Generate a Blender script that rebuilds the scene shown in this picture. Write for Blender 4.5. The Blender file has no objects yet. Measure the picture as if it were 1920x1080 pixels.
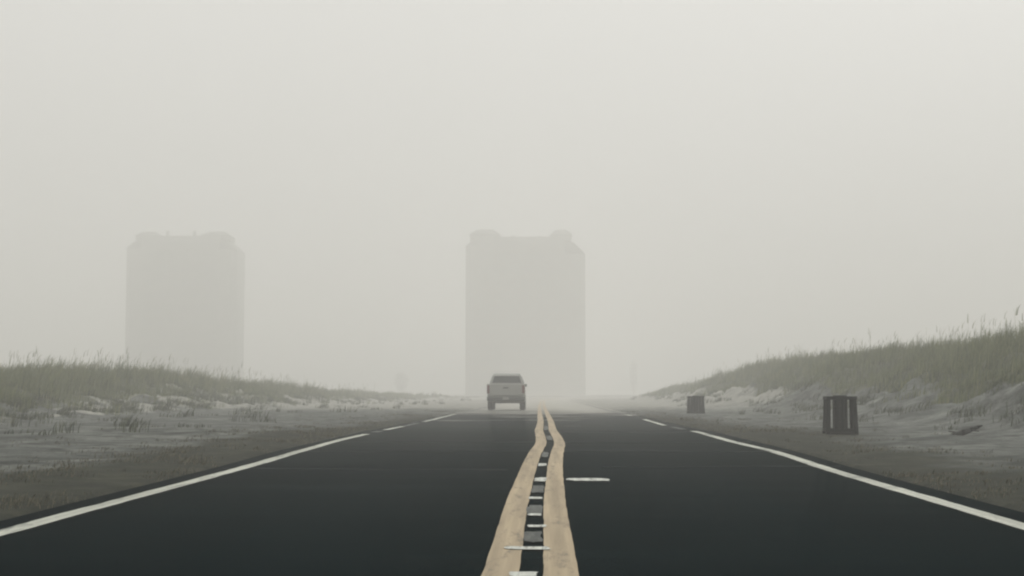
import bpy, bmesh, math, random
import numpy as np
from mathutils import Vector, Matrix

random.seed(7)
rng = np.random.default_rng(11)
S = bpy.context.scene
C = S.collection

# ------------------------------------------------------------------ constants
CAM_X, CAM_Z = 0.11, 0.87
F_PX = 2800.0                 # focal length in pixels of a 1920 wide frame
HORIZON, VP_X = 737.0, 1018.0

# ------------------------------------------------------------------ noise
def _hash(ix, iy, seed):
    h = (ix.astype(np.int64) * 374761393 + iy.astype(np.int64) * 668265263 + seed * 974711) & 0x7fffffff
    h = ((h ^ (h >> 13)) * 1274126177) & 0x7fffffff
    h = h ^ (h >> 16)
    return (h & 0xffff) / 65535.0

def vnoise(x, y, seed=0):
    x = np.asarray(x, float); y = np.asarray(y, float)
    x0 = np.floor(x); y0 = np.floor(y)
    fx = x - x0; fy = y - y0
    fx = fx * fx * (3 - 2 * fx); fy = fy * fy * (3 - 2 * fy)
    a = _hash(x0, y0, seed); b = _hash(x0 + 1, y0, seed)
    c = _hash(x0, y0 + 1, seed); d = _hash(x0 + 1, y0 + 1, seed)
    return (a * (1 - fx) + b * fx) * (1 - fy) + (c * (1 - fx) + d * fx) * fy

def fbm(x, y, seed=0, oct=4):
    s = 0.0; a = 0.5; t = 0.0
    for k in range(oct):
        s = s + a * vnoise(x * 2 ** k + 17.3 * k, y * 2 ** k - 9.1 * k, seed + k); t += a; a *= 0.5
    return s / t

def sst(a, b, x):
    t = np.clip((np.asarray(x, float) - a) / (b - a), 0, 1)
    return t * t * (3 - 2 * t)

# ------------------------------------------------------------------ lie of the land
RY = np.array([-60, 0, 7.5, 11.3, 16.1, 18.1, 21.2, 25.9, 32.2, 38.9, 48.3, 57.1, 74, 95, 130, 2000.])
RZ = np.array([-.06, -.06, -.052, -.03, -.012, .0, .035, .042, .05, .015, .02, .028, .0, .0, .0, .0])
YW = np.array([-60, 0, 8, 12.5, 17.4, 21, 24.5, 28, 33, 45, 60, 100, 2000.])
WW = np.array([.04, .04, .045, .05, .09, .15, .23, .22, .17, .19, .13, .03, .0])
_yy = np.linspace(-60, 200, 2601)
def _smooth(v, n):
    k = np.hanning(n); k /= k.sum()
    return np.convolve(np.pad(v, n // 2, mode='edge'), k, mode='valid')[:len(v)]
_rz = _smooth(np.interp(_yy, RY, RZ), 41)
_ww = _smooth(np.interp(_yy, YW, WW), 31)
def road_z(y): return np.interp(y, _yy, _rz)
def wobble(y): return np.interp(y, _yy, _ww)
def road_x(y):                               # the road bends away to the right far off in the fog
    y = np.asarray(y, float)
    d = np.clip(y - 170, 0, 220)
    return d * d / 900.0 + np.clip(y - 390, 0, None) * 0.49

def ridge_left(y):
    return np.interp(y, [-60, 30, 50, 64, 78, 100, 147, 185, 240, 2000],
                        [1.0, 1.0, 1.0, 1.15, 1.6, 1.2, .55, .2, .1, .05])
def ridge_right(y):
    return np.interp(y, [-60, 20, 40, 53, 80, 103, 131, 190, 260, 330, 2000],
                        [2.0, 2.2, 2.45, 2.55, 2.7, 2.75, 1.9, 1.0, .4, .1, .05])

def dune_t(u, y):
    """how far up a dune face a spot lies, left and right"""
    wob = (fbm(u / 5.0, y / 9.0, 31, 3) - .5) * 3.2
    tl = sst(14.6, 22, -u + wob)
    tr = sst(9.3, 17.8, u + wob * .8)
    return tl, tr

def terrain(u, y):
    u = np.asarray(u, float); y = np.asarray(y, float)
    tl, tr = dune_t(u, y)
    big = fbm(u / 9.0, y / 16.0, 5, 4) - .5
    hl = tl * (ridge_left(y) + big * .55) * (1 - .45 * sst(27, 60, -u))
    hr = tr * (ridge_right(y) + big * .55) * (1 - .5 * sst(22, 60, u))
    dune = hl + hr
    off = sst(3.85, 5.2, np.abs(u))
    # hummocks: low on the flat, stronger on the dune faces, with small scarps
    face = np.clip(4 * tl * (1 - tl), 0, 1) + np.clip(4 * tr * (1 - tr), 0, 1)
    m1 = fbm(u / 1.6, y / 2.6, 71, 4) - .5
    ridged = 1 - np.abs(2 * fbm(u / 2.4, y / 4.5 + u * .1, 91, 3) - 1)
    m2 = fbm(u / .42, y / .55, 113, 3) - .5
    rough = off * (.10 * m1 + .05 * m2 * sst(5, 9, np.abs(u))) + face * (.72 * (ridged - .75) + .5 * m1 + .3 * m2)
    wide = off * .10 * (fbm(u / 6.0, y / 10.0, 131, 3) - .45)
    base = road_z(y) * (1 - .6 * sst(8, 20, np.abs(u)))
    edge = -.085 + .075 * sst(3.72, 3.92, np.abs(u)) + .02 * off
    return base + edge + dune + rough + wide

def world_xy(u, y): return np.asarray(u) + road_x(y)

# ------------------------------------------------------------------ materials
def newmat(name):
    m = bpy.data.materials.new(name); m.use_nodes = True
    nt = m.node_tree
    return m, nt, nt.nodes['Principled BSDF']
def N(nt, typ, **kw):
    n = nt.nodes.new(typ)
    for k, v in kw.items(): setattr(n, k, v)
    return n
def ramp(nt, fac, stops):
    r = N(nt, 'ShaderNodeValToRGB'); cr = r.color_ramp
    while len(cr.elements) < len(stops): cr.elements.new(.5)
    for e, (p, c) in zip(cr.elements, stops):
        e.position = p; e.color = (*c, 1) if len(c) == 3 else c
    nt.links.new(fac, r.inputs[0]); return r.outputs[0]
def noise(nt, scale, detail=4, rough=.6, vec=None, stretch=None):
    n = N(nt, 'ShaderNodeTexNoise'); n.inputs['Scale'].default_value = scale
    n.inputs['Detail'].default_value = detail; n.inputs['Roughness'].default_value = rough
    if vec is None:
        tc = N(nt, 'ShaderNodeTexCoord'); vec = tc.outputs['Object']
    if stretch:
        mp = N(nt, 'ShaderNodeMapping'); mp.inputs['Scale'].default_value = stretch
        nt.links.new(vec, mp.inputs[0]); vec = mp.outputs[0]
    nt.links.new(vec, n.inputs['Vector']); return n.outputs['Fac']
def mix(nt, fac, a, b, blend='MIX'):
    m = N(nt, 'ShaderNodeMix'); m.data_type = 'RGBA'; m.blend_type = blend
    for sock, v in ((m.inputs[0], fac), (m.inputs[6], a), (m.inputs[7], b)):
        if isinstance(v, (int, float)): sock.default_value = v
        elif isinstance(v, tuple): sock.default_value = (*v, 1)
        else: nt.links.new(v, sock)
    return m.outputs[2]
def math_(nt, op, a, b, clamp=False):
    m = N(nt, 'ShaderNodeMath'); m.operation = op; m.use_clamp = clamp
    for sock, v in zip(m.inputs, (a, b)):
        if isinstance(v, (int, float)): sock.default_value = v
        else: nt.links.new(v, sock)
    return m.outputs[0]
def bump(nt, bsdf, h, strength=.5, dist=.02):
    b = N(nt, 'ShaderNodeBump'); b.inputs['Strength'].default_value = strength; b.inputs['Distance'].default_value = dist
    nt.links.new(h, b.inputs['Height']); nt.links.new(b.outputs[0], bsdf.inputs['Normal'])
def attr(nt, name):
    a = N(nt, 'ShaderNodeAttribute'); a.attribute_name = name; return a.outputs['Fac']

def simple(name, col, rough=.6, metal=0., spec=.4, var=.12, scale=6., b=0.):
    m, nt, p = newmat(name)
    n = noise(nt, scale, 5)
    lo = tuple(c * (1 - var) for c in col); hi = tuple(min(1, c * (1 + var)) for c in col)
    nt.links.new(ramp(nt, n, [(.3, lo), (.7, hi)]), p.inputs['Base Color'])
    p.inputs['Roughness'].default_value = rough; p.inputs['Metallic'].default_value = metal
    p.inputs['Specular IOR Level'].default_value = spec
    if b: bump(nt, p, noise(nt, scale * 6, 3), .4, b)
    return m

# ground: one sheet, zones carried as attributes
M = {}
m, nt, p = newmat('ground'); M['ground'] = m
n_big = noise(nt, .35, 5, .62); n_mid = noise(nt, 1.7, 6, .65); n_fine = noise(nt, 9, 5, .7)
n_streak = noise(nt, 1.0, 5, .6, stretch=(.35, .9, 1))
sand = ramp(nt, n_mid, [(.28, (.060, .066, .060)), (.5, (.104, .112, .103)), (.72, (.165, .170, .155))])
sand = mix(nt, .55, sand, ramp(nt, n_streak, [(.33, (.042, .048, .044)), (.55, (.108, .114, .105)), (.75, (.20, .204, .186))]))
speck = ramp(nt, n_fine, [(.30, (.45, .46, .44)), (.46, (1, 1, 1))])
sand = mix(nt, 1.0, sand, speck, 'MULTIPLY')
debris = ramp(nt, noise(nt, 2.6, 6, .72, stretch=(.8, .55, 1)), [(.33, (.18, .19, .18)), (.43, (.55, .56, .55)), (.50, (1, 1, 1)), (.60, (1.1, 1.1, 1.1)), (.72, (1.5, 1.5, 1.45))])
sand = mix(nt, 1.0, sand, debris, 'MULTIPLY')
tcd = N(nt, 'ShaderNodeTexCoord'); mpd = N(nt, 'ShaderNodeMapping'); mpd.inputs['Rotation'].default_value = (0, 0, .6); nt.links.new(tcd.outputs['Object'], mpd.inputs[0])
drift = ramp(nt, noise(nt, 1.0, 5, .65, vec=mpd.outputs[0], stretch=(1.1, .28, 1)), [(.34, (.34, .36, .34)), (.46, (.86, .87, .86)), (.52, (1, 1, 1)), (.66, (1.5, 1.5, 1.45))])
sand = mix(nt, 1.0, sand, drift, 'MULTIPLY')
dirt = ramp(nt, n_mid, [(.25, (.008, .0105, .0065)), (.5, (.023, .0255, .0165)), (.75, (.058, .058, .040))])
dirt = mix(nt, .8, dirt, speck, 'MULTIPLY')
litter = ramp(nt, n_mid, [(.3, (.03, .037, .02)), (.7, (.085, .09, .054))])
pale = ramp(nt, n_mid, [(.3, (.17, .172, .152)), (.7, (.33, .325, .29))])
def zone(name, sharp=2.6):
    a = attr(nt, name)
    j = math_(nt, 'ADD', a, math_(nt, 'MULTIPLY', math_(nt, 'SUBTRACT', n_mid, .5), 1.1))
    return math_(nt, 'ADD', math_(nt, 'MULTIPLY', math_(nt, 'SUBTRACT', j, .5), sharp), .5, True)
col = mix(nt, zone('shoulder'), sand, dirt)
col = mix(nt, zone('pale_sand_fog', 3.2), col, pale)
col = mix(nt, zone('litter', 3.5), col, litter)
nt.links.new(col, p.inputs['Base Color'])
p.inputs['Roughness'].default_value = .92; p.inputs['Specular IOR Level'].default_value = .12
hh = math_(nt, 'ADD', n_mid, math_(nt, 'MULTIPLY', n_fine, .45))
bump(nt, p, hh, .9, .10)

# asphalt
m, nt, p = newmat('asphalt'); M['asphalt'] = m
a1 = noise(nt, 1.0, 5, .6, stretch=(.12, 1.1, 1)); a2 = noise(nt, 90, 3, .6); a3 = noise(nt, .5, 4, .6, stretch=(1.2, .12, 1))
c = ramp(nt, a1, [(.3, (.0012, .0062, .0078)), (.55, (.0022, .0078, .0094)), (.78, (.005, .0125, .0140))])
c = mix(nt, .7, c, ramp(nt, a2, [(.3, (.55, .55, .55)), (.72, (1.5, 1.5, 1.45))]), 'MULTIPLY')
c = mix(nt, .6, c, ramp(nt, a3, [(.35, (.75, .76, .77)), (.65, (1.2, 1.2, 1.2))]), 'MULTIPLY')
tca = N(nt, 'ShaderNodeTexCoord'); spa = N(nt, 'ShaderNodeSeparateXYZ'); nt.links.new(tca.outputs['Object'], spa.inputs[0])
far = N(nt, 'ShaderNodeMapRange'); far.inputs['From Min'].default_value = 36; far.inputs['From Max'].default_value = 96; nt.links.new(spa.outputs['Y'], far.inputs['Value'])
fog_fade = math_(nt, 'ADD', far.outputs[0], math_(nt, 'MULTIPLY', math_(nt, 'SUBTRACT', noise(nt, .8, 5, .65, stretch=(.3, .25, 1)), .5), 1.6))
c = mix(nt, ramp(nt, fog_fade, [(.25, (0, 0, 0)), (.8, (1, 1, 1))]), c, (.36, .355, .32))  # far asphalt paled in its colour to imitate fog thickening with distance
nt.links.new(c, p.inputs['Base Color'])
p.inputs['Roughness'].default_value = .62
p.inputs['IOR'].default_value = 1.0012
nt.links.new(ramp(nt, a1, [(.3, (.20, .20, .20)), (.75, (.11, .11, .11))]), p.inputs['Roughness'])
bump(nt, p, a2, .04, .004)

def paint(name, col, worn, lo, hi, scale=2.2):
    m, nt, p = newmat(name)
    w1 = noise(nt, scale, 6, .7, stretch=(2.4, .3, 1)); w2 = noise(nt, 26, 4, .7, stretch=(1, .2, 1))
    f = math_(nt, 'ADD', math_(nt, 'MULTIPLY', w1, .7), math_(nt, 'MULTIPLY', w2, .3))
    body = ramp(nt, noise(nt, 2.2, 3, .6, stretch=(5, .12, 1)), [(.3, tuple(x * .74 for x in col)), (.52, col), (.72, tuple(min(1, x * 1.3) for x in col))])
    cc = mix(nt, ramp(nt, f, [(lo, (0, 0, 0)), (hi, (1, 1, 1))]), worn, body)
    nt.links.new(cc, p.inputs['Base Color']); p.inputs['Roughness'].default_value = .75
    p.inputs['Specular IOR Level'].default_value = .2
    return m
M['white_line'] = paint('worn white paint', (.40, .41, .36), (.06, .07, .065), .37, .48)
M['white_thin'] = paint('thin white paint', (.105, .115, .105), (.012, .017, .017), .40, .62)
M['yellow_line'] = paint('faded yellow paint', (.34, .274, .182), (.17, .145, .105), .36, .47, 3.0)
M['white_patch'] = paint('white patch paint', (.50, .52, .48), (.05, .05, .045), .36, .50, 6)

# ------------------------------------------------------------------ object helpers
def link(o, parent=None):
    C.objects.link(o)
    if parent is not None: o.parent = parent
    return o
def mesh_np(name, verts, faces, mat, parent=None, smooth=False, attrs=None):
    """faces: (n,4) quads"""
    me = bpy.data.meshes.new(name)
    verts = np.asarray(verts, np.float32); faces = np.asarray(faces, np.int32)
    k = faces.shape[1]
    me.vertices.add(len(verts)); me.vertices.foreach_set('co', verts.ravel())
    me.loops.add(faces.size); me.loops.foreach_set('vertex_index', faces.ravel())
    me.polygons.add(len(faces)); me.polygons.foreach_set('loop_start', np.arange(0, faces.size, k, dtype=np.int32))
    if smooth: me.polygons.foreach_set('use_smooth', np.ones(len(faces), bool))
    for an, av in (attrs or {}).items():
        a = me.attributes.new(an, 'FLOAT', 'POINT'); a.data.foreach_set('value', np.asarray(av, np.float32).ravel())
    me.update(calc_edges=True)
    me.materials.append(mat)
    return link(bpy.data.objects.new(name, me), parent)
def grid_faces(nr, nc):
    i = np.arange(nr * nc).reshape(nr, nc)
    return np.stack([i[:-1, :-1], i[:-1, 1:], i[1:, 1:], i[1:, :-1]], -1).reshape(-1, 4)

def obj(name, bm, mat, parent=None, bevel=0., smooth=False):
    bmesh.ops.recalc_face_normals(bm, faces=bm.faces)
    me = bpy.data.meshes.new(name); bm.to_mesh(me); bm.free()
    me.materials.append(mat)
    o = link(bpy.data.objects.new(name, me), parent)
    if bevel:
        md = o.modifiers.new('bevel', 'BEVEL'); md.width = bevel; md.segments = 2; md.limit_method = 'ANGLE'; md.angle_limit = math.radians(40)
    if smooth:
        for f in me.polygons: f.use_smooth = True
    return o
def box(bm, x0, x1, y0, y1, z0, z1):
    v = [bm.verts.new(q) for q in ((x0, y0, z0), (x1, y0, z0), (x1, y1, z0), (x0, y1, z0), (x0, y0, z1), (x1, y0, z1), (x1, y1, z1), (x0, y1, z1))]
    for f in ((0, 3, 2, 1), (4, 5, 6, 7), (0, 1, 5, 4), (1, 2, 6, 5), (2, 3, 7, 6), (3, 0, 4, 7)): bm.faces.new([v[i] for i in f])
    return v
def frust(bm, bot, top, z0, z1):
    """bot/top = (x0,x1,y0,y1)"""
    v = [bm.verts.new(q) for q in ((bot[0], bot[2], z0), (bot[1], bot[2], z0), (bot[1], bot[3], z0), (bot[0], bot[3], z0),
                                   (top[0], top[2], z1), (top[1], top[2], z1), (top[1], top[3], z1), (top[0], top[3], z1))]
    for f in ((0, 3, 2, 1), (4, 5, 6, 7), (0, 1, 5, 4), (1, 2, 6, 5), (2, 3, 7, 6), (3, 0, 4, 7)): bm.faces.new([v[i] for i in f])
def prism_x(bm, poly, x0, x1):
    """side profile (y,z) extruded across x"""
    a = [bm.verts.new((x0, y, z)) for y, z in poly]; b = [bm.verts.new((x1, y, z)) for y, z in poly]
    bm.faces.new(a); bm.faces.new(b[::-1])
    for i in range(len(poly)):
        j = (i + 1) % len(poly); bm.faces.new((a[i], b[i], b[j], a[j]))
def prism_z(bm, poly, z0, z1):
    a = [bm.verts.new((x, y, z0)) for x, y in poly]; b = [bm.verts.new((x, y, z1)) for x, y in poly]
    bm.faces.new(a[::-1]); bm.faces.new(b)
    for i in range(len(poly)):
        j = (i + 1) % len(poly); bm.faces.new((a[i], a[j], b[j], b[i]))
def tube(bm, a, b, r0, r1=None, seg=10, cap=True):
    r1 = r0 if r1 is None else r1
    a = Vector(a); b = Vector(b); d = (b - a).normalized()
    t = d.orthogonal().normalized(); w = d.cross(t)
    A = []; B = []
    for i in range(seg):
        an = 2 * math.pi * i / seg; q = t * math.cos(an) + w * math.sin(an)
        A.append(bm.verts.new(a + q * r0)); B.append(bm.verts.new(b + q * r1))
    for i in range(seg):
        j = (i + 1) % seg; bm.faces.new((A[i], A[j], B[j], B[i]))
    if cap: bm.faces.new(A[::-1]); bm.faces.new(B)
def lathe_x(bm, prof, seg=24):
    """profile of (x, r) spun about the x axis"""
    rings = []
    for x, r in prof:
        rings.append([bm.verts.new((x, r * math.cos(2 * math.pi * i / seg), r * math.sin(2 * math.pi * i / seg))) for i in range(seg)])
    for A, B in zip(rings, rings[1:]):
        for i in range(seg):
            j = (i + 1) % seg; bm.faces.new((A[i], A[j], B[j], B[i]))
    bm.faces.new(rings[0][::-1]); bm.faces.new(rings[-1])
def thing(name, label, cat, loc, rz=0., group=None):
    o = bpy.data.objects.new(name, None); C.objects.link(o); o.empty_display_size = .3
    o.location = loc; o.rotation_euler = (0, 0, rz); o['label'] = label; o['category'] = cat
    if group: o['group'] = group
    return o
def copy_tree(o, parent=None):
    c_ = o.copy(); C.objects.link(c_)
    if parent is not None: c_.parent = parent
    for ch in list(o.children): copy_tree(ch, c_)
    return c_

# ------------------------------------------------------------------ the ground sheet
uf = np.arange(-30, 30.01, .2)
uf = np.sort(np.concatenate([uf, [-3.72, 3.72, -3.92, 3.92]]))
g = [30.]; st = .3
while g[-1] < 1150: st *= 1.22; g.append(g[-1] + st)
ug = np.array(g[1:])
U = np.concatenate([-ug[::-1], uf, ug])
ys = [-70.]; 
while ys[-1] < 1480:
    y_ = ys[-1]
    ys.append(y_ + (2.0 if y_ < 0 else max(.16, .0085 * y_)))
Yr = np.array(ys)
UU, YY = np.meshgrid(U, Yr)
ZZ = terrain(UU, YY)
tl, tr = dune_t(UU, YY)
n1 = fbm(UU / 2.6, YY / 5.0, 201, 4); n2 = fbm(UU / 1.1, YY / 2.0, 211, 3); n3 = fbm(UU / 4.0, YY / 9.0, 221, 3)
au = np.abs(UU)
shoulder = (1 - sst(38, 78, YY)) * np.where(UU < 0, 1 - sst(4.2, 6.2, au + (n1 - .5) * 1.8), (1 - sst(4.2, 7.6, au + (n1 - .5) * 2.6)) * .85)  # dark shoulder dirt fades out far off, imitating fog in the colour
lit_l = sst(.12, .4, tl + (n1 - .5) * .7); lit_r = sst(.25, .5, tr + (n1 - .5) * .5)
litter = np.clip(lit_l * (UU < 0) + lit_r * (UU > 0), 0, 1)
pale = np.clip((sst(.02, .12, tl) * (1 - sst(.55, .8, tl)) * sst(.40, .56, n2) * .9) * (UU < 0)
               + (sst(.10, .25, tr) * (1 - sst(.45, .7, tr)) * sst(.42, .62, n3) * .42) * (UU > 0), 0, 1)
pale = np.clip(pale + .75 * sst(45, 105, YY) * (au > 3.7) * (1 - litter), 0, 1)  # besides the pale dune patches, distant flats are lightened as painted fog
V = np.stack([world_xy(UU, YY), YY, ZZ], -1).reshape(-1, 3)
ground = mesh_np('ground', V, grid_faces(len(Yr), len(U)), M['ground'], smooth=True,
                 attrs={'shoulder': shoulder, 'pale_sand_fog': pale, 'litter': litter * (1 - pale * .8)})
ground['kind'] = 'structure'

# ------------------------------------------------------------------ the road and its paint
Yroad = Yr[(Yr > -66) & (Yr < 700)]
EW = _smooth(np.interp(_yy, [-60, 10, 16, 18, 21.2, 25.9, 32, 38.9, 48, 60, 200], [0, 0, .01, .02, .04, -.045, .0, -.06, .0, .0, .0]), 25)
def strip(name, u0, u1, y0, y1, dz, mat, parent=None, wob=0., jag=0., skirt=0.):
    ymask = Yroad[(Yroad > y0) & (Yroad < y1)]
    y = np.concatenate([[y0], ymask, [y1]])
    if y1 - y0 < 40:                                   # finer rows so that worn edges wander
        y = np.unique(np.concatenate([y, np.arange(y0, y1, .12)]))
    j0 = (fbm(y / .5, y * 0 + u0, 301, 3) - .5) * jag; j1 = (fbm(y / .5, y * 0 + u1, 311, 3) - .5) * jag
    w = wobble(y) * wob
    if name == 'edge_line': w = np.interp(y, _yy, EW) - .01
    L = u0 + w + j0; R = u1 + w + j1
    z = np.interp(y, Yroad, road_z(Yroad)) + dz
    rows = [np.stack([world_xy(L, y), y, z], -1), np.stack([world_xy((L + R) / 2, y), y, z], -1), np.stack([world_xy(R, y), y, z], -1)]
    if skirt:
        rows = [np.stack([world_xy(L - .05, y), y, z - skirt], -1)] + rows + [np.stack([world_xy(R + .05, y), y, z - skirt], -1)]
    V_ = np.stack(rows, 1).reshape(-1, 3)
    return mesh_np(name, V_, grid_faces(len(y), len(rows)), mat, parent)
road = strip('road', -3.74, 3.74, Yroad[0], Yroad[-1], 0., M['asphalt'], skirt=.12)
road['kind'] = 'structure'
def zof(y): return float(np.interp(y, Yroad, road_z(Yroad)))
Y_END = 330.
# white edge lines: long runs, then dashes where drifted sand covers the paint
for (y0, y1, mt) in ((-60, 30.0, 'white_line'), (31.2, 32.4, 'white_thin'), (33.6, 38.2, 'white_line'), (38.8, 42.5, 'white_thin'),
                     (44.5, 60.0, 'white_line'), (66, Y_END, 'white_thin')):
    strip('edge_line', -3.48, -3.32, y0, y1, .005, M[mt], road, jag=.03)
for (y0, y1, mt) in ((-60, 32.6, 'white_line'), (34.5, 37.5, 'white_thin'), (39.5, 48.5, 'white_line'),
                     (55.5, 59, 'white_line'), (60.0, Y_END, 'white_thin')):
    strip('edge_line', 3.30, 3.46, y0, y1, .005, M[mt], road, jag=.03)
strip('centre_line', -.245, -.06, -60, Y_END, .005, M['yellow_line'], road, wob=1., jag=.014)
strip('centre_line', .065, .245, -60, Y_END, .005, M['yellow_line'], road, wob=1., jag=.014)
# white remains of paint between and beside the yellow lines
def patch(u, y, hu, hy, mat, seed):
    """an irregular worn fleck of paint"""
    r_ = np.random.default_rng(seed); n = 28
    a = np.linspace(0, 2 * np.pi, n, endpoint=False)
    rr = 1 + .28 * (fbm(np.cos(a) * 1.6 + seed * 3.1, np.sin(a) * 1.6 + seed, 7, 3) - .5) * 2 + r_.uniform(-.08, .08, n)
    uu = u + np.sign(np.cos(a)) * np.abs(np.cos(a)) ** .3 * hu * rr; yy = y + np.sign(np.sin(a)) * np.abs(np.sin(a)) ** .4 * hy * rr
    z = np.interp(yy, Yroad, road_z(Yroad)) + .010
    x = world_xy(uu, yy) + wobble(yy) * (1. if abs(u) < .25 else .5)
    zc = float(np.interp(y, Yroad, road_z(Yroad))) + .010
    V_ = np.concatenate([np.stack([x, yy, z], -1), [[x.mean(), y, zc]]])
    k = np.arange(n); F = np.stack([k, (k + 1) % n, np.full(n, n)], -1)
    return mesh_np('paint_patch', V_, F, mat, road)
for k, (u, y, hu, hy, mt) in enumerate(((-.03, 7.62, .07, .10, 'white_patch'), (-.03, 8.84, .13, .075, 'white_patch'), (.0, 9.5, .06, .3, 'white_thin'), (.02, 10.2, .065, .08, 'white_patch'),
                         (.0, 11.5, .058, .45, 'white_thin'), (.0, 11.1, .05, .08, 'white_patch'), (-.01, 12.75, .055, .12, 'white_patch'), (.0, 13.9, .058, .5, 'white_thin'),
                         (.01, 15.3, .062, .3, 'white_patch'), (.53, 15.3, .21, .2, 'white_patch'), (.0, 18.1, .05, .28, 'white_patch'), (.0, 20.5, .045, .7, 'white_thin'), (.0, 27.4, .05, 1.4, 'white_thin'), (.0, 36, .05, 2.5, 'white_thin'))):
    o = patch(u, y, hu, hy, M[mt], k + 1)
    if abs(u) > .25: o['label'] = 'short white dash right of the yellow lines'

# sealed cracks running across the lanes
M['seal'] = simple('grey crack filler', (.014, .019, .020), .8, 0., .05, .5, 3)
for k, (y, t_, u0, u1) in enumerate(((17.3, .09, -3.6, -.3), (17.9, .10, .8, 3.65), (21.6, .12, -3.65, 3.65), (25.4, .16, -3.65, 3.65), (31.5, .3, .2, 3.65))):
    u = np.linspace(u0, u1, 60); yc = y + (fbm(u / .9, u * 0 + k, 700 + k, 4) - .5) * .035 * y ** .9
    th = t_ * (.25 + 1.1 * fbm(u / .5, u * 0, 720 + k, 3)) * .5
    yy_ = np.stack([yc - th, yc + th], 1); z = np.interp(yy_, Yroad, road_z(Yroad)) + .003
    mesh_np('crack_seal', np.stack([np.repeat(u[:, None], 2, 1), yy_, z], -1).reshape(-1, 3), grid_faces(60, 2), M['seal'], road)

# ------------------------------------------------------------------ grass
def blades(name, P, H, W, lean, mat, label, rootz=-.03, seeds=None, color=None, parent=None, cat='grass'):
    n = len(P)
    ang = rng.uniform(0, 2 * np.pi, n)
    la = rng.normal(0.5, .9, n)                         # a light wind from the left
    ld = np.stack([np.cos(la), np.sin(la), np.zeros(n)], -1)
    side = np.stack([np.cos(ang), np.sin(ang) * .35, np.zeros(n)], -1)
    levels = [(0., 0., 1.), (.5, .22, .8), (.85, .62, .5), (1., 1., .12)]
    rows = []
    for t, bend, wd in levels:
        c0 = P + np.array([0, 0, 1.]) * (H * (t - .18 * bend * lean) )[:, None] + ld * (H * lean * bend)[:, None]
        if t == 0: c0 = c0 + np.array([0, 0, rootz])
        hw = side * (W * wd * .5)[:, None]
        rows += [c0 - hw, c0 + hw]
    V_ = np.stack(rows, 1)                              # n,8,3
    b = (np.arange(n) * 8)[:, None, None]
    q = np.array([[0, 1, 3, 2], [2, 3, 5, 4], [4, 5, 7, 6]])[None]
    tint = rng.uniform(0, 1, n) if color is None else color
    o = mesh_np(name, V_.reshape(-1, 3), (b + q).reshape(-1, 4), mat, parent, attrs={'tint': np.repeat(tint, 8)})
    o['kind'] = 'stuff'; o['label'] = label; o['category'] = cat
    return o
def grass_mat(name, dark, mid, dry):
    m, nt, p = newmat(name)
    nt.links.new(ramp(nt, attr(nt, 'tint'), [(.1, dark), (.5, mid), (.95, dry)]), p.inputs['Base Color'])
    p.inputs['Roughness'].default_value = .7; p.inputs['Specular IOR Level'].default_value = .15
    p.inputs['Subsurface Weight'].default_value = 0.
    return m
M['dune_grass'] = grass_mat('dune grass', (.034, .050, .013), (.105, .125, .042), (.225, .222, .105))
M['scrub'] = grass_mat('scrub', (.014, .024, .009), (.034, .046, .019), (.085, .092, .045))
M['dry_grass'] = grass_mat('dry grass', (.05, .05, .034), (.10, .094, .066), (.18, .165, .12))

def scatter(n, ulo, uhi, ylo, yhi, power=1.0):
    """n random spots, denser near the camera"""
    y = ylo * (yhi / ylo) ** (rng.uniform(0, 1, n) ** power)
    return rng.uniform(ulo, uhi, n), y
def clumped(u, y, k, r):
    uu = np.repeat(u, k) + rng.normal(0, r, len(u) * k); yy = np.repeat(y, k) + rng.normal(0, r, len(u) * k)
    return uu, yy
def at(u, y): return np.stack([world_xy(u, y), y, terrain(u, y)], -1)

Pu, Py, Hh, Ww, Tt = [], [], [], [], []
for side_, n in ((-1, 24000), (1, 26000)):
    u, y = scatter(n, 13.0 if side_ < 0 else 9.5, 34.0, 26., 230.)
    u = u * side_
    tl_, tr_ = dune_t(u, y); t_ = tl_ if side_ < 0 else tr_
    nn = fbm(u / 2.6, y / 5.0, 201, 4)
    prob = sst(.14, .5, t_ + (nn - .5) * .8) if side_ < 0 else sst(.24, .46, t_ + (nn - .5) * .5)
    keep = rng.uniform(0, 1, n) < prob
    u, y, t_ = u[keep], y[keep], t_[keep]
    k = 9
    tuft = rng.uniform(0, 1, len(u)) * .55
    uu, yy = clumped(u, y, k, .11)
    hs = np.repeat((.34 + .42 * sst(.3, .95, t_)) * rng.uniform(.6, 1.2, len(u)), k) * rng.uniform(.6, 1.15, len(uu))
    hs = hs * (.25 + 1.5 * fbm(uu / 1.8, yy / 4.0, 611, 3))
    Pu.append(uu); Py.append(yy); Hh.append(hs)
    Ww.append(np.clip(.011 + yy * .00016, .012, .04) * rng.uniform(.7, 1.3, len(uu)))
    Tt.append(np.clip(np.repeat(tuft, k) + rng.uniform(0, .45, len(uu)), 0, 1))
u = np.concatenate(Pu); y = np.concatenate(Py)
blades('dune_grass', at(u, y), np.concatenate(Hh), np.concatenate(Ww), rng.uniform(.05, .6, len(u)), M['dune_grass'],
       'olive and straw coloured dune grass covering the dune crests on both sides of the road', color=np.concatenate(Tt))

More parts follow.
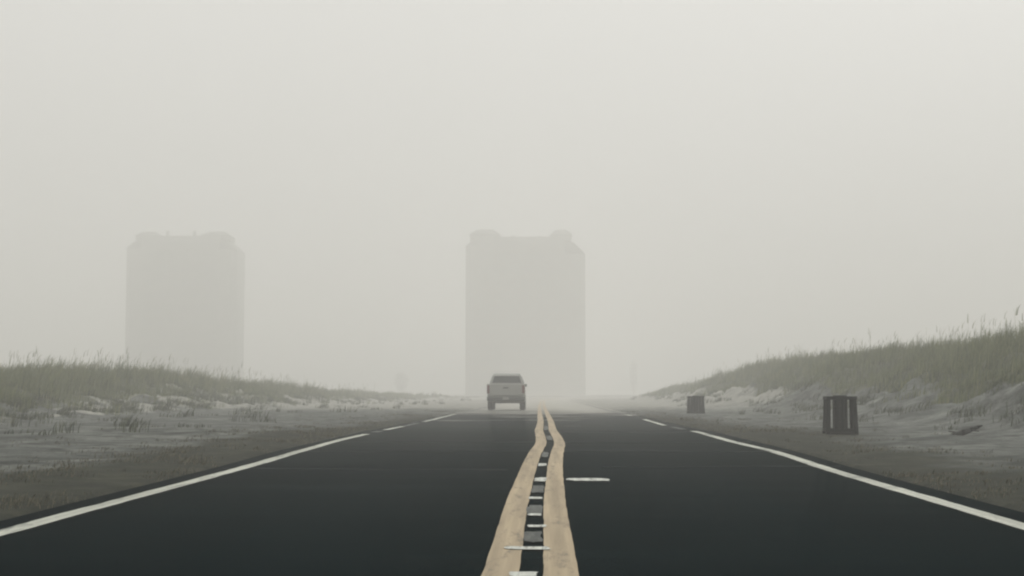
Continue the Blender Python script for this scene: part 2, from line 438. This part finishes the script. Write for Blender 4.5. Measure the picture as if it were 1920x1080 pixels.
# tall sea oats: thin stalks with a seed head
us, ysd, hs = [], [], []
for side_, n in ((-1, 1500), (1, 1900)):
    u, y = scatter(n, 16.5 if side_ < 0 else 14.5, 27., 32., 170., 1.2)
    u = u * side_
    keep = rng.uniform(0, 1, n) < sst(.35, .8, fbm(u / 3., y / 7., 77, 3) + .25 + (.25 if side_ > 0 else .3) * (y < 62))
    us.append(u[keep]); ysd.append(y[keep]); hs.append(.55 + 1.15 * rng.uniform(0, 1, keep.sum()) ** 1.6)
u = np.concatenate(us); y = np.concatenate(ysd); h = np.concatenate(hs)
P = at(u, y)
stalks = blades('sea_oats', P, h, np.clip(.008 + y * .00008, .009, .02), rng.uniform(.02, .22, len(u)), M['dune_grass'],
                'thin tall sea oat stalks rising above the dune grass', color=rng.uniform(.3, 1, len(u)))
heads = []
# seed heads: short wide drooping blades near the stalk tips
Ph = P + np.array([0, 0, 1.]) * (h * .78)[:, None]
blades('seed_head', Ph, h * .24, rng.uniform(.016, .036, len(u)), rng.uniform(.1, .9, len(u)), M['dune_grass'],
       'straw coloured seed heads of the sea oats', rootz=0., color=rng.uniform(.5, 1, len(u)), parent=stalks)
bpy.data.objects['seed_head'].pop('category', None)

# low dark scrub at the dune feet and on the flats
Pu, Py, Hh = [], [], []
for side_, n in ((-1, 11000), (1, 7000)):
    u, y = scatter(n, 8.0, 24., 22., 190.)
    u = u * side_
    tl_, tr_ = dune_t(u, y); t_ = tl_ if side_ < 0 else tr_
    nn = fbm(u / 1.1, y / 2.2, 401, 3)
    prob = sst(.48, .58, nn) * (sst(.03, .12, t_) * (1 - sst(.8, 1., t_)) * (1. if side_ < 0 else .55) + .05)
    keep = rng.uniform(0, 1, n) < prob
    u, y = u[keep], y[keep]
    uu, yy = clumped(u, y, 16, .16)
    Pu.append(uu); Py.append(yy); Hh.append(np.repeat(rng.uniform(.10, .34, len(u)), 16) * rng.uniform(.5, 1.1, len(uu)))
u = np.concatenate(Pu); y = np.concatenate(Py)
blades('dune_scrub', at(u, y), np.concatenate(Hh), np.clip(.014 + y * .00025, .016, .05), rng.uniform(.2, .9, len(u)), M['scrub'],
       'low dark green scrub creeping over the sand at the feet of the dunes', cat='ground plants')

# short dead grass on the road shoulders
Pu, Py, Hh = [], [], []
for side_, n in ((-1, 11000), (1, 7000)):
    u, y = scatter(n, 3.80, 9.5, 7.5, 75.)
    u = u * side_
    nn = fbm(u / .9, y / 1.6, 501, 3)
    keep = rng.uniform(0, 1, n) < sst(.45, .62, nn) * (1 - sst(4.6, 7.0, np.abs(u)) * .95) * .5
    u, y = u[keep], y[keep]
    uu, yy = clumped(u, y, 9, .07)
    ok = np.abs(uu) > 3.76
    Pu.append(uu[ok]); Py.append(yy[ok]); Hh.append(np.repeat(rng.uniform(.02, .07, len(u)), 9)[ok] * rng.uniform(.5, 1.2, ok.sum()))
u = np.concatenate(Pu); y = np.concatenate(Py)
blades('shoulder_grass', at(u, y), np.concatenate(Hh), np.clip(.006 + y * .0002, .007, .02), rng.uniform(.3, 1., len(u)), M['dry_grass'],
       'short dead brown grass along both edges of the asphalt')

# ------------------------------------------------------------------ beach litter bins
M['bin_metal'] = simple('dark painted metal', (.009, .011, .011), .55, 0., .4, .3, 9, .003)
M['bin_drum'] = simple('dark plastic drum', (.006, .007, .009), .5, 0., .4, .25, 7)
M['bin_wood'] = simple('weathered dark wood', (.012, .014, .012), .8, 0., .2, .35, 14, .004)
def make_bin(label, loc, rz):
    t = thing('litter_bin', label, 'bin', loc, rz, 'litter bins on the right verge')
    for sx in (-1, 1):
        for sy in (-1, 1):
            bm = bmesh.new(); x = .285 * sx; y = .285 * sy
            frust(bm, (x * 1.10 - .045, x * 1.10 + .045, y * 1.10 - .045, y * 1.10 + .045), (x - .036, x + .036, y - .036, y + .036), -.06, .80)
            obj('post', bm, M['bin_wood'], t, .008)
    for z0, z1, e in ((.735, .81, .335), (.03, .10, .352)):
        bm = bmesh.new()
        box(bm, -e, e, -e, -e + .035, z0, z1); box(bm, -e, e, e - .035, e, z0, z1)
        box(bm, -e, -e + .034, -e + .036, e - .036, z0 + .002, z1 - .002); box(bm, e - .034, e, -e + .036, e - .036, z0 + .002, z1 - .002)
        obj('rail', bm, M['bin_wood'], t, .006)
    # slats close to the middle of each face
    for k in range(4):
        bm = bmesh.new()
        for x in (-.094, 0., .094):
            box(bm, x - .028, x + .028, -.322, -.302, .085, .75)
        o = obj('slat_panel', bm, M['bin_wood'], t, .004); o.rotation_euler = (0, 0, k * math.pi / 2)
    bm = bmesh.new()
    prof = [(.03, 0.132), (.05, 0.140), (.3, 0.144), (.31, 0.150), (.33, 0.150), (.34, 0.144), (.55, 0.146), (.56, 0.152), (.58, 0.152), (.59, 0.146), (.80, 0.148), (.815, 0.160), (.83, 0.160), (.835, 0.148), (.83, 0.136), (.4, 0.132)]
    lathe_x(bm, prof, 28)
    bmesh.ops.rotate(bm, verts=bm.verts, cent=(0, 0, 0), matrix=Matrix.Rotation(-math.pi / 2, 3, 'Y'))
    d = obj('drum', bm, M['bin_drum'], t)
    bm = bmesh.new()
    frust(bm, (-.30, .30, -.30, .30), (-.30, .30, -.30, .30), -.05, .028); obj('base_plate', bm, M['bin_metal'], t, .006)
    return t
def bin_at(u, y, label, rz):
    z = float(terrain(np.array([u]), np.array([y]))[0])
    return make_bin(label, (u, y, z + .03), rz)
b1 = bin_at(6.03, 30.0, 'dark slatted litter bin with light gaps beside its drum, the nearer larger one', math.radians(-3))
z2 = float(terrain(np.array([6.42]), np.array([64.0]))[0])
b1.scale = (.88, .88, .9)
b2 = copy_tree(b1); b2.location = (6.52, 63.0, z2 + .01); b2.rotation_euler = (0, 0, math.radians(9))
b2['label'] = 'small greyish litter bin further down the verge, half faded by fog'

# ------------------------------------------------------------------ driftwood on the right slope
M['driftwood'] = simple('wet driftwood', (.030, .031, .027), .85, 0., .2, .4, 7, .02)
bm = bmesh.new()
pts = [(-.78, -.05, .0, .05), (-.45, .05, .05, .085), (-.05, -.02, .07, .12), (.3, .06, .10, .10), (.62, .0, .16, .075), (.85, .06, .17, .03)]
for a, b in zip(pts, pts[1:]): tube(bm, a[:3], b[:3], a[3], b[3], 9)
tube(bm, (-.1, 0, .08), (-.45, .3, .22), .05, .02, 7); tube(bm, (.35, .05, .1), (.5, -.35, .02), .045, .015, 7)
ul, yl = 8.3, 29.4
LOG_S = .5
log = obj('driftwood', bm, M['driftwood'], None, 0, True)
log.location = (ul, yl, float(terrain(np.array([ul]), np.array([yl]))[0]) + .03); log.scale = (LOG_S,) * 3; log.rotation_euler = (0, math.radians(-12), math.radians(8))
log['label'] = 'dark piece of driftwood lying on the sand right of the larger bin'; log['category'] = 'driftwood'

# ------------------------------------------------------------------ pickup truck driving away
M['truck_paint'] = simple('grey car paint', (.30, .302, .285), .4, .1, .5, .06, 2)
M['truck_dark'] = simple('black trim', (.012, .013, .013), .6, 0., .3, .2, 8)
M['truck_glass'] = simple('dark car glass', (.02, .024, .024), .12, 0., .5, .1, 3)
M['rubber'] = simple('tyre rubber', (.014, .014, .014), .85, 0., .2, .2, 12, .004)
M['rim'] = simple('dull alloy', (.3, .3, .3), .4, .8, .5, .1, 5)
M['tail_red'] = simple('red lamp lens', (.13, .03, .03), .25, 0., .5, .1, 4)
M['lamp_clear'] = simple('clear lamp lens', (.6, .6, .58), .2, 0., .5, .1, 4)
M['bumper'] = simple('scuffed bumper steel', (.05, .052, .052), .45, .5, .5, .2, 6)
M['plate'] = simple('pale number plate', (.28, .28, .26), .6, 0., .3, .08, 9)
TY = 74.0
tk = thing('pickup_truck', 'grey pickup truck seen from behind, fading into fog in the left lane', 'pickup truck', (-1.73, TY, 0.02), 0.)
W = .94
def arch(yc, r, n=10):
    return [(yc + r * math.cos(a), .40 + r * math.sin(a)) for a in np.linspace(math.pi, 0, n)]
bm = bmesh.new()       # lower body with wheel openings, bonnet and floor
poly = [(.14, .52), (.6, .46)] + arch(1.18, .46) + [(1.9, .40), (3.9, .40)] + arch(4.48, .46) + [(5.2, .46), (5.42, .56), (5.45, .80), (5.38, 1.0), (4.1, 1.14), (3.75, 1.16), (1.95, 1.16), (1.93, .80), (.14, .80)]
prism_x(bm, poly, -W + .02, W - .02)
body = obj('body', bm, M['truck_paint'], tk, .03)
for s in (-1, 1):
    bm = bmesh.new(); prism_x(bm, [(.10, .80), (1.93, .80), (1.93, 1.30), (.10, 1.30)], s * W, s * (W - .14)); obj('bed_side', bm, M['truck_paint'], tk, .025)
bm = bmesh.new(); box(bm, -W + .15, W - .15, .06, .13, .72, 1.285); tg = obj('tailgate', bm, M['truck_paint'], tk, .02)
bm = bmesh.new(); box(bm, -.13, .13, .035, .058, 1.08, 1.14); obj('handle', bm, M['truck_dark'], tg, .006)
bm = bmesh.new(); box(bm, -W + .14, W - .14, 1.86, 1.93, .80, 1.30); obj('bed_front', bm, M['truck_paint'], tk, .01)
bm = bmesh.new()       # cab: narrower towards the roof
def loft(bm, rings):
    R = [[bm.verts.new(q) for q in r] for r in rings]
    for A, B in zip(R, R[1:]):
        for i in range(4):
            j = (i + 1) % 4; bm.faces.new((A[i], A[j], B[j], B[i]))
    bm.faces.new(R[0][::-1]); bm.faces.new(R[-1])
def rect(z, x, y0, y1): return [(-x, y0, z), (x, y0, z), (x, y1, z), (-x, y1, z)]
loft(bm, [rect(1.14, .90, 1.96, 4.12), rect(1.30, .885, 1.97, 3.98), rect(1.74, .72, 2.10, 3.35), rect(1.83, .67, 2.2, 3.22), rect(1.86, .60, 2.3, 3.1)])
obj('cab', bm, M['truck_paint'], tk, .02)
def pane(name, q, nrm, d=.012):
    bm = bmesh.new(); n = Vector(nrm).normalized() * d
    a = [bm.verts.new(Vector(v)) for v in q]; b = [bm.verts.new(Vector(v) + n) for v in q]
    bm.faces.new(a); bm.faces.new(b[::-1])
    for i in range(4):
        j = (i + 1) % 4; bm.faces.new((a[i], b[i], b[j], a[j]))
    return obj(name, bm, M['truck_glass'], tk)
pane('rear_window', [(-.74, 1.984, 1.36), (.74, 1.984, 1.36), (.63, 2.088, 1.71), (-.63, 2.088, 1.71)], (0, -1, .3))
pane('windscreen', [(-.78, 3.90, 1.36), (.78, 3.90, 1.36), (.65, 3.39, 1.71), (-.65, 3.39, 1.71)], (0, .8, .55))
for s in (-1, 1):
    for y0, y1, y2, y3 in ((2.12, 2.85, 2.80, 2.2), (2.95, 3.80, 3.32, 2.9)):
        pane('side_window', [(s * .862, y0, 1.36), (s * .862, y1, 1.36), (s * .735, y2, 1.70), (s * .735, y3, 1.70)], (s, 0, .35))
    bm = bmesh.new(); box(bm, s * (W - .135), s * (W - .005), .045, .098, .84, 1.24); lm = obj('tail_light', bm, M['tail_red'], tk, .01); lm['label'] = 'red tail light'
    bm = bmesh.new(); box(bm, s * .60, s * .88, 5.36, 5.47, .78, .92); obj('headlight', bm, M['lamp_clear'], tk, .02)
    bm = bmesh.new(); box(bm, s * .89, s * 1.0, 3.62, 3.72, 1.18, 1.32); obj('wing_mirror', bm, M['truck_dark'], tk, .03)
bm = bmesh.new(); box(bm, -W + .01, W - .01, -.06, .13, .46, .66); bp = obj('bumper', bm, M['bumper'], tk, .03)
bm = bmesh.new(); box(bm, -.155, .155, -.072, -.058, .52, .64); obj('number_plate', bm, M['plate'], tk, .004)
bm = bmesh.new(); box(bm, -W + .04, W - .04, 5.36, 5.52, .46, .68); obj('bumper', bm, M['bumper'], tk, .03)
bm = bmesh.new(); box(bm, -.45, .45, .7, 5.0, .42, .49); tube(bm, (-.7, 1.18, .40), (.7, 1.18, .40), .06); obj('chassis', bm, M['truck_dark'], tk)
for s in (-1, 1):
    for yc in (1.18, 4.48):
        bm = bmesh.new(); lathe_x(bm, [(-.125, .25), (-.13, .36), (-.10, .395), (.10, .395), (.13, .36), (.125, .25)], 28)
        ty = obj('wheel', bm, M['rubber'], tk); ty.location = (s * .80, yc, .395)
        bm = bmesh.new(); lathe_x(bm, [(-.128, .06), (-.11, .24), (.11, .24), (.128, .06)], 20); obj('rim', bm, M['rim'], ty)

# ------------------------------------------------------------------ tower blocks far back in the fog
M['concrete'] = simple('weathered concrete', (.42, .42, .39), .85, 0., .2, .06, .35)
M['slab'] = simple('balcony concrete', (.42, .42, .39), .85, 0., .2, .1, .4)
M['tower_glass'] = simple('tower window glass', (.38, .385, .365), .4, 0., .5, .1, .5)
M['roofing'] = simple('dark roofing', (.26, .26, .24), .8, 0., .2, .15, .6)
DT = 375.0
PXM = F_PX / DT
def zpx(py): return CAM_Z + (HORIZON - py) / PXM
def make_tower(label, px0, px1, spec):
    wdt = (px1 - px0) / PXM; h = wdt / 2
    xc = CAM_X + ((px0 + px1) / 2 - VP_X) / PXM
    t = thing('tower_block', label, 'building', (xc, DT, -.2), 0., 'tower blocks in the fog')
    dep = 13.0
    main_z = zpx(spec['main']); end_l = zpx(spec['end_l']); end_r = zpx(spec['end_r'])
    wl, wr = spec['wl'] * wdt, spec['wr'] * wdt
    ch = 1.3
    bm = bmesh.new()
    prism_z(bm, [(-h + wl, 0), (h - wr, 0), (h - wr, dep), (-h + wl, dep)], 0, main_z)
    obj('wall', bm, M['concrete'], t)
    for s, w_, ez in ((-1, wl, end_l), (1, wr, end_r)):
        xo = s * h; xi = s * (h - w_)
        bm = bmesh.new()
        prism_z(bm, [(xi, .35), (xo - s * ch, .35), (xo, .35 + ch), (xo, dep - 1.5), (xo - s * ch, dep - .4), (xi, dep - .4)], 0, ez)
        obj('end_bay', bm, M['concrete'], t)
        bm = bmesh.new(); frust(bm, (min(xi, xo), max(xi, xo), .6, dep - .6), (min(xi, xo - s * w_ * .55), max(xi, xo - s * w_ * .55), 1.6, dep - 1.6), ez + .003, ez + (main_z - ez) * .8)
        obj('roof', bm, M['roofing'], t)
    bm = bmesh.new()
    x0, x1 = -h + wl, h - wr
    for a, b, c_, d in ((x0 - .15, x1 + .15, -.15, .25), (x0 - .15, x1 + .15, dep - .25, dep + .15), (x0 - .15, x0 + .2, .253, dep - .253), (x1 - .2, x1 + .15, .253, dep - .253)):
        box(bm, a, b, c_, d, main_z - .5, main_z + .55)
    obj('parapet', bm, M['slab'], t)
    for pa, pb, pz in spec['pent']:
        a = (pa - (px0 + px1) / 2) / PXM; b = (pb - (px0 + px1) / 2) / PXM; top = zpx(pz); mid = main_z + (top - main_z) * .45
        bm = bmesh.new(); box(bm, a, b, 2, dep - 3, main_z - .3, mid); pe = obj('penthouse', bm, M['concrete'], t)
        bm = bmesh.new(); frust(bm, (a - .3, b + .3, 1.7, dep - 2.7), (a + (b - a) * .22, b - (b - a) * .22, 4.5, dep - 5.5), mid + .004, top); obj('roof', bm, M['roofing'], pe)
    for pp, pz, r in spec['posts']:
        a = (pp - (px0 + px1) / 2) / PXM
        bm = bmesh.new(); tube(bm, (a, 4, main_z - .1), (a, 4, zpx(pz)), r, r * .8, 10); obj('chimney', bm, M['roofing'], t)
    nfl = 12; fh = main_z / nfl
    x0, x1 = x0 + .8, x1 - .8
    nb = 6; bw = (x1 - x0) / nb
    wm = None
    for k in range(nfl):
        bm = bmesh.new()
        zf = .25 + k * fh
        box(bm, x0, x1, -.55, -.004, zf, zf + .22); box(bm, x0, x1, -.55, -.47, zf + .223, zf + 1.05)
        obj('balcony', bm, M['slab'], t)
        for q in range(nb):
            if wm is None:
                bm = bmesh.new(); box(bm, -bw * .40, bw * .40, -.04, .12, .28, fh - .55); w0 = obj('window', bm, M['tower_glass'], t); wm = w0.data
            else: w0 = link(bpy.data.objects.new('window', wm), t)
            w0.location = (x0 + (q + .5) * bw, 0, zf)
    return t
make_tower('pale grey tower block standing alone in fog behind the left grassy dune', 227, 438,
           dict(main=443, end_l=462, end_r=464, wl=.14, wr=.16, pent=[(243, 284, 427), (368, 420, 427)], posts=[(300, 426, .5), (352, 426, .5)]))
make_tower('pale grey tower block in fog straight behind the pickup truck', 872, 1098,
           dict(main=446, end_l=458, end_r=474, wl=.09, wr=.17, pent=[(880, 936, 424), (1034, 1072, 425)], posts=[(962, 436, .4), (1012, 437, .4)]))

# ------------------------------------------------------------------ two far small trees at the roadside
M['bark'] = simple('bark', (.06, .055, .045), .9, 0., .1, .3, 5)
M['leaf'] = grass_mat('leaves', (.03, .04, .024), (.055, .065, .038), (.09, .095, .06))
def make_tree(label, px, py_top, y, wpx, hpx, seed):
    r = np.random.default_rng(seed)
    sc = F_PX / y
    x = CAM_X + (px - VP_X) / sc; top = CAM_Z + (HORIZON - py_top) / sc
    t = thing('coastal_tree', label, 'tree', (x, y, 0.), 0.)
    bm = bmesh.new(); hr = hpx / sc / 2; wr_ = wpx / sc / 2; zc = top - hr
    tube(bm, (0, 0, -.3), (.1, 0, zc * .6), .16, .11, 8); tube(bm, (.1, 0, zc * .6), (-.05, .1, zc + hr * .3), .11, .04, 8)
    for k in range(5):
        a = k * 1.3; tube(bm, (.05, 0, zc * (.6 + .08 * k)), (wr_ * .7 * math.cos(a), wr_ * .7 * math.sin(a), zc + hr * r.uniform(-.2, .5)), .05, .015, 6)
    obj('trunk', bm, M['bark'], t)
    n = 1500
    d = r.normal(0, 1, (n, 3)); d /= np.linalg.norm(d, axis=1)[:, None]
    rad = r.uniform(.25, 1, n) ** .5 * (.72 + .4 * fbm(d[:, 0] * 2 + 5, d[:, 2] * 2 + d[:, 1], seed, 2))
    Pc = d * rad[:, None] * np.array([wr_, wr_, hr]) + np.array([0, 0, zc])
    a = r.normal(0, 1, (n, 3)); a /= np.linalg.norm(a, axis=1)[:, None]
    b = np.cross(a, r.normal(0, 1, (n, 3))); b /= np.linalg.norm(b, axis=1)[:, None]
    s = r.uniform(.10, .2, n)[:, None]
    V_ = np.stack([Pc - a * s, Pc + b * s * .6, Pc + a * s, Pc - b * s * .6], 1).reshape(-1, 3)
    mesh_np('crown', V_, np.arange(n * 4).reshape(n, 4), M['leaf'], t, attrs={'tint': np.repeat(r.uniform(0, 1, n), 4)})
    return t
make_tree('very faint small tree above the foot of the right dune, right of the central tower', 1187, 670, 540., 17, 72, 3)
make_tree('very faint low tree between the two towers, left of the pickup truck', 752, 695, 500., 30, 44, 4)

# ------------------------------------------------------------------ haze
HZ_DENS = 0.0051
bm = bmesh.new(); box(bm, -1450, 2100, -140, 1600, float(ZZ.min()) - 1.0, 45.5)
m = bpy.data.materials.new('haze'); m.use_nodes = True; nt = m.node_tree; nt.nodes.clear()
out = nt.nodes.new('ShaderNodeOutputMaterial'); pv = nt.nodes.new('ShaderNodeVolumePrincipled')
pv.inputs['Color'].default_value = (.972, .966, .948, 1); pv.inputs['Density'].default_value = HZ_DENS; pv.inputs['Anisotropy'].default_value = .15
nt.links.new(pv.outputs[0], out.inputs['Volume'])
hz = obj('haze', bm, m); hz['kind'] = 'stuff'; hz['label'] = 'pale even sea fog lying over the road, dunes and towers'; hz['category'] = 'haze'

# ------------------------------------------------------------------ sky, sun
SUN_EL, SUN_AZ = math.radians(48), math.radians(25)      # azimuth measured from +Y towards +X
w = bpy.data.worlds.new('World'); S.world = w; w.use_nodes = True; nt = w.node_tree
bg = nt.nodes['Background']
sky = nt.nodes.new('ShaderNodeTexSky'); sky.sky_type = 'NISHITA'; sky.sun_disc = False
sky.sun_elevation = SUN_EL; sky.sun_rotation = SUN_AZ; sky.dust_density = 6.; sky.air_density = 1.; sky.ozone_density = 1.
hs_ = nt.nodes.new('ShaderNodeHueSaturation'); hs_.inputs['Saturation'].default_value = .05
nt.links.new(sky.outputs[0], hs_.inputs['Color'])
# an overcast deck: the clear sky's differences in brightness are mostly evened out
mx = nt.nodes.new('ShaderNodeMix'); mx.data_type = 'RGBA'; mx.inputs[0].default_value = .8
# CIE-like overcast: darker low down than overhead
tc = nt.nodes.new('ShaderNodeTexCoord'); sp = nt.nodes.new('ShaderNodeSeparateXYZ'); nt.links.new(tc.outputs['Generated'], sp.inputs[0])
ml = nt.nodes.new('ShaderNodeMath'); ml.operation = 'MULTIPLY_ADD'; ml.use_clamp = False
nt.links.new(sp.outputs['Z'], ml.inputs[0]); ml.inputs[1].default_value = 5.0; ml.inputs[2].default_value = 5.2
vm = nt.nodes.new('ShaderNodeVectorMath'); vm.operation = 'SCALE'; vm.inputs[0].default_value = (1.0, .99, .94); nt.links.new(ml.outputs[0], vm.inputs['Scale'])
nt.links.new(vm.outputs[0], mx.inputs[7])
nt.links.new(hs_.outputs[0], mx.inputs[6]); nt.links.new(mx.outputs[2], bg.inputs['Color'])
bg.inputs['Strength'].default_value = .1
sl = bpy.data.lights.new('sun', 'SUN'); sl.energy = .8; sl.angle = math.radians(25); sl.color = (1, .97, .92)
so = bpy.data.objects.new('sun', sl); C.objects.link(so)
d = Vector((math.sin(SUN_AZ) * math.cos(SUN_EL), math.cos(SUN_AZ) * math.cos(SUN_EL), math.sin(SUN_EL)))
so.rotation_euler = d.to_track_quat('Z', 'Y').to_euler(); so.location = (0, -20, 60)

# ------------------------------------------------------------------ camera and render settings
cam = bpy.data.cameras.new('camera'); co = bpy.data.objects.new('camera', cam); C.objects.link(co)
cam.sensor_width = 36; cam.lens = F_PX / 1920 * 36; cam.clip_end = 6000; cam.clip_start = .05
pitch = math.atan((HORIZON - 540) / F_PX); yaw = math.atan((VP_X - 960) / F_PX)
co.location = (CAM_X, 0, CAM_Z); co.rotation_euler = (math.pi / 2 + pitch, 0, yaw)
S.camera = co
S.view_settings.view_transform = 'Standard'; S.view_settings.look = 'None'; S.view_settings.gamma = 1
S.view_settings.exposure = 0.36
cy = S.cycles
cy.use_denoising = True; cy.max_bounces = 8; cy.volume_bounces = 3; cy.diffuse_bounces = 3; cy.glossy_bounces = 3
cy.transparent_max_bounces = 8
cy.pixel_filter_type = 'BLACKMAN_HARRIS'; cy.filter_width = 2.2
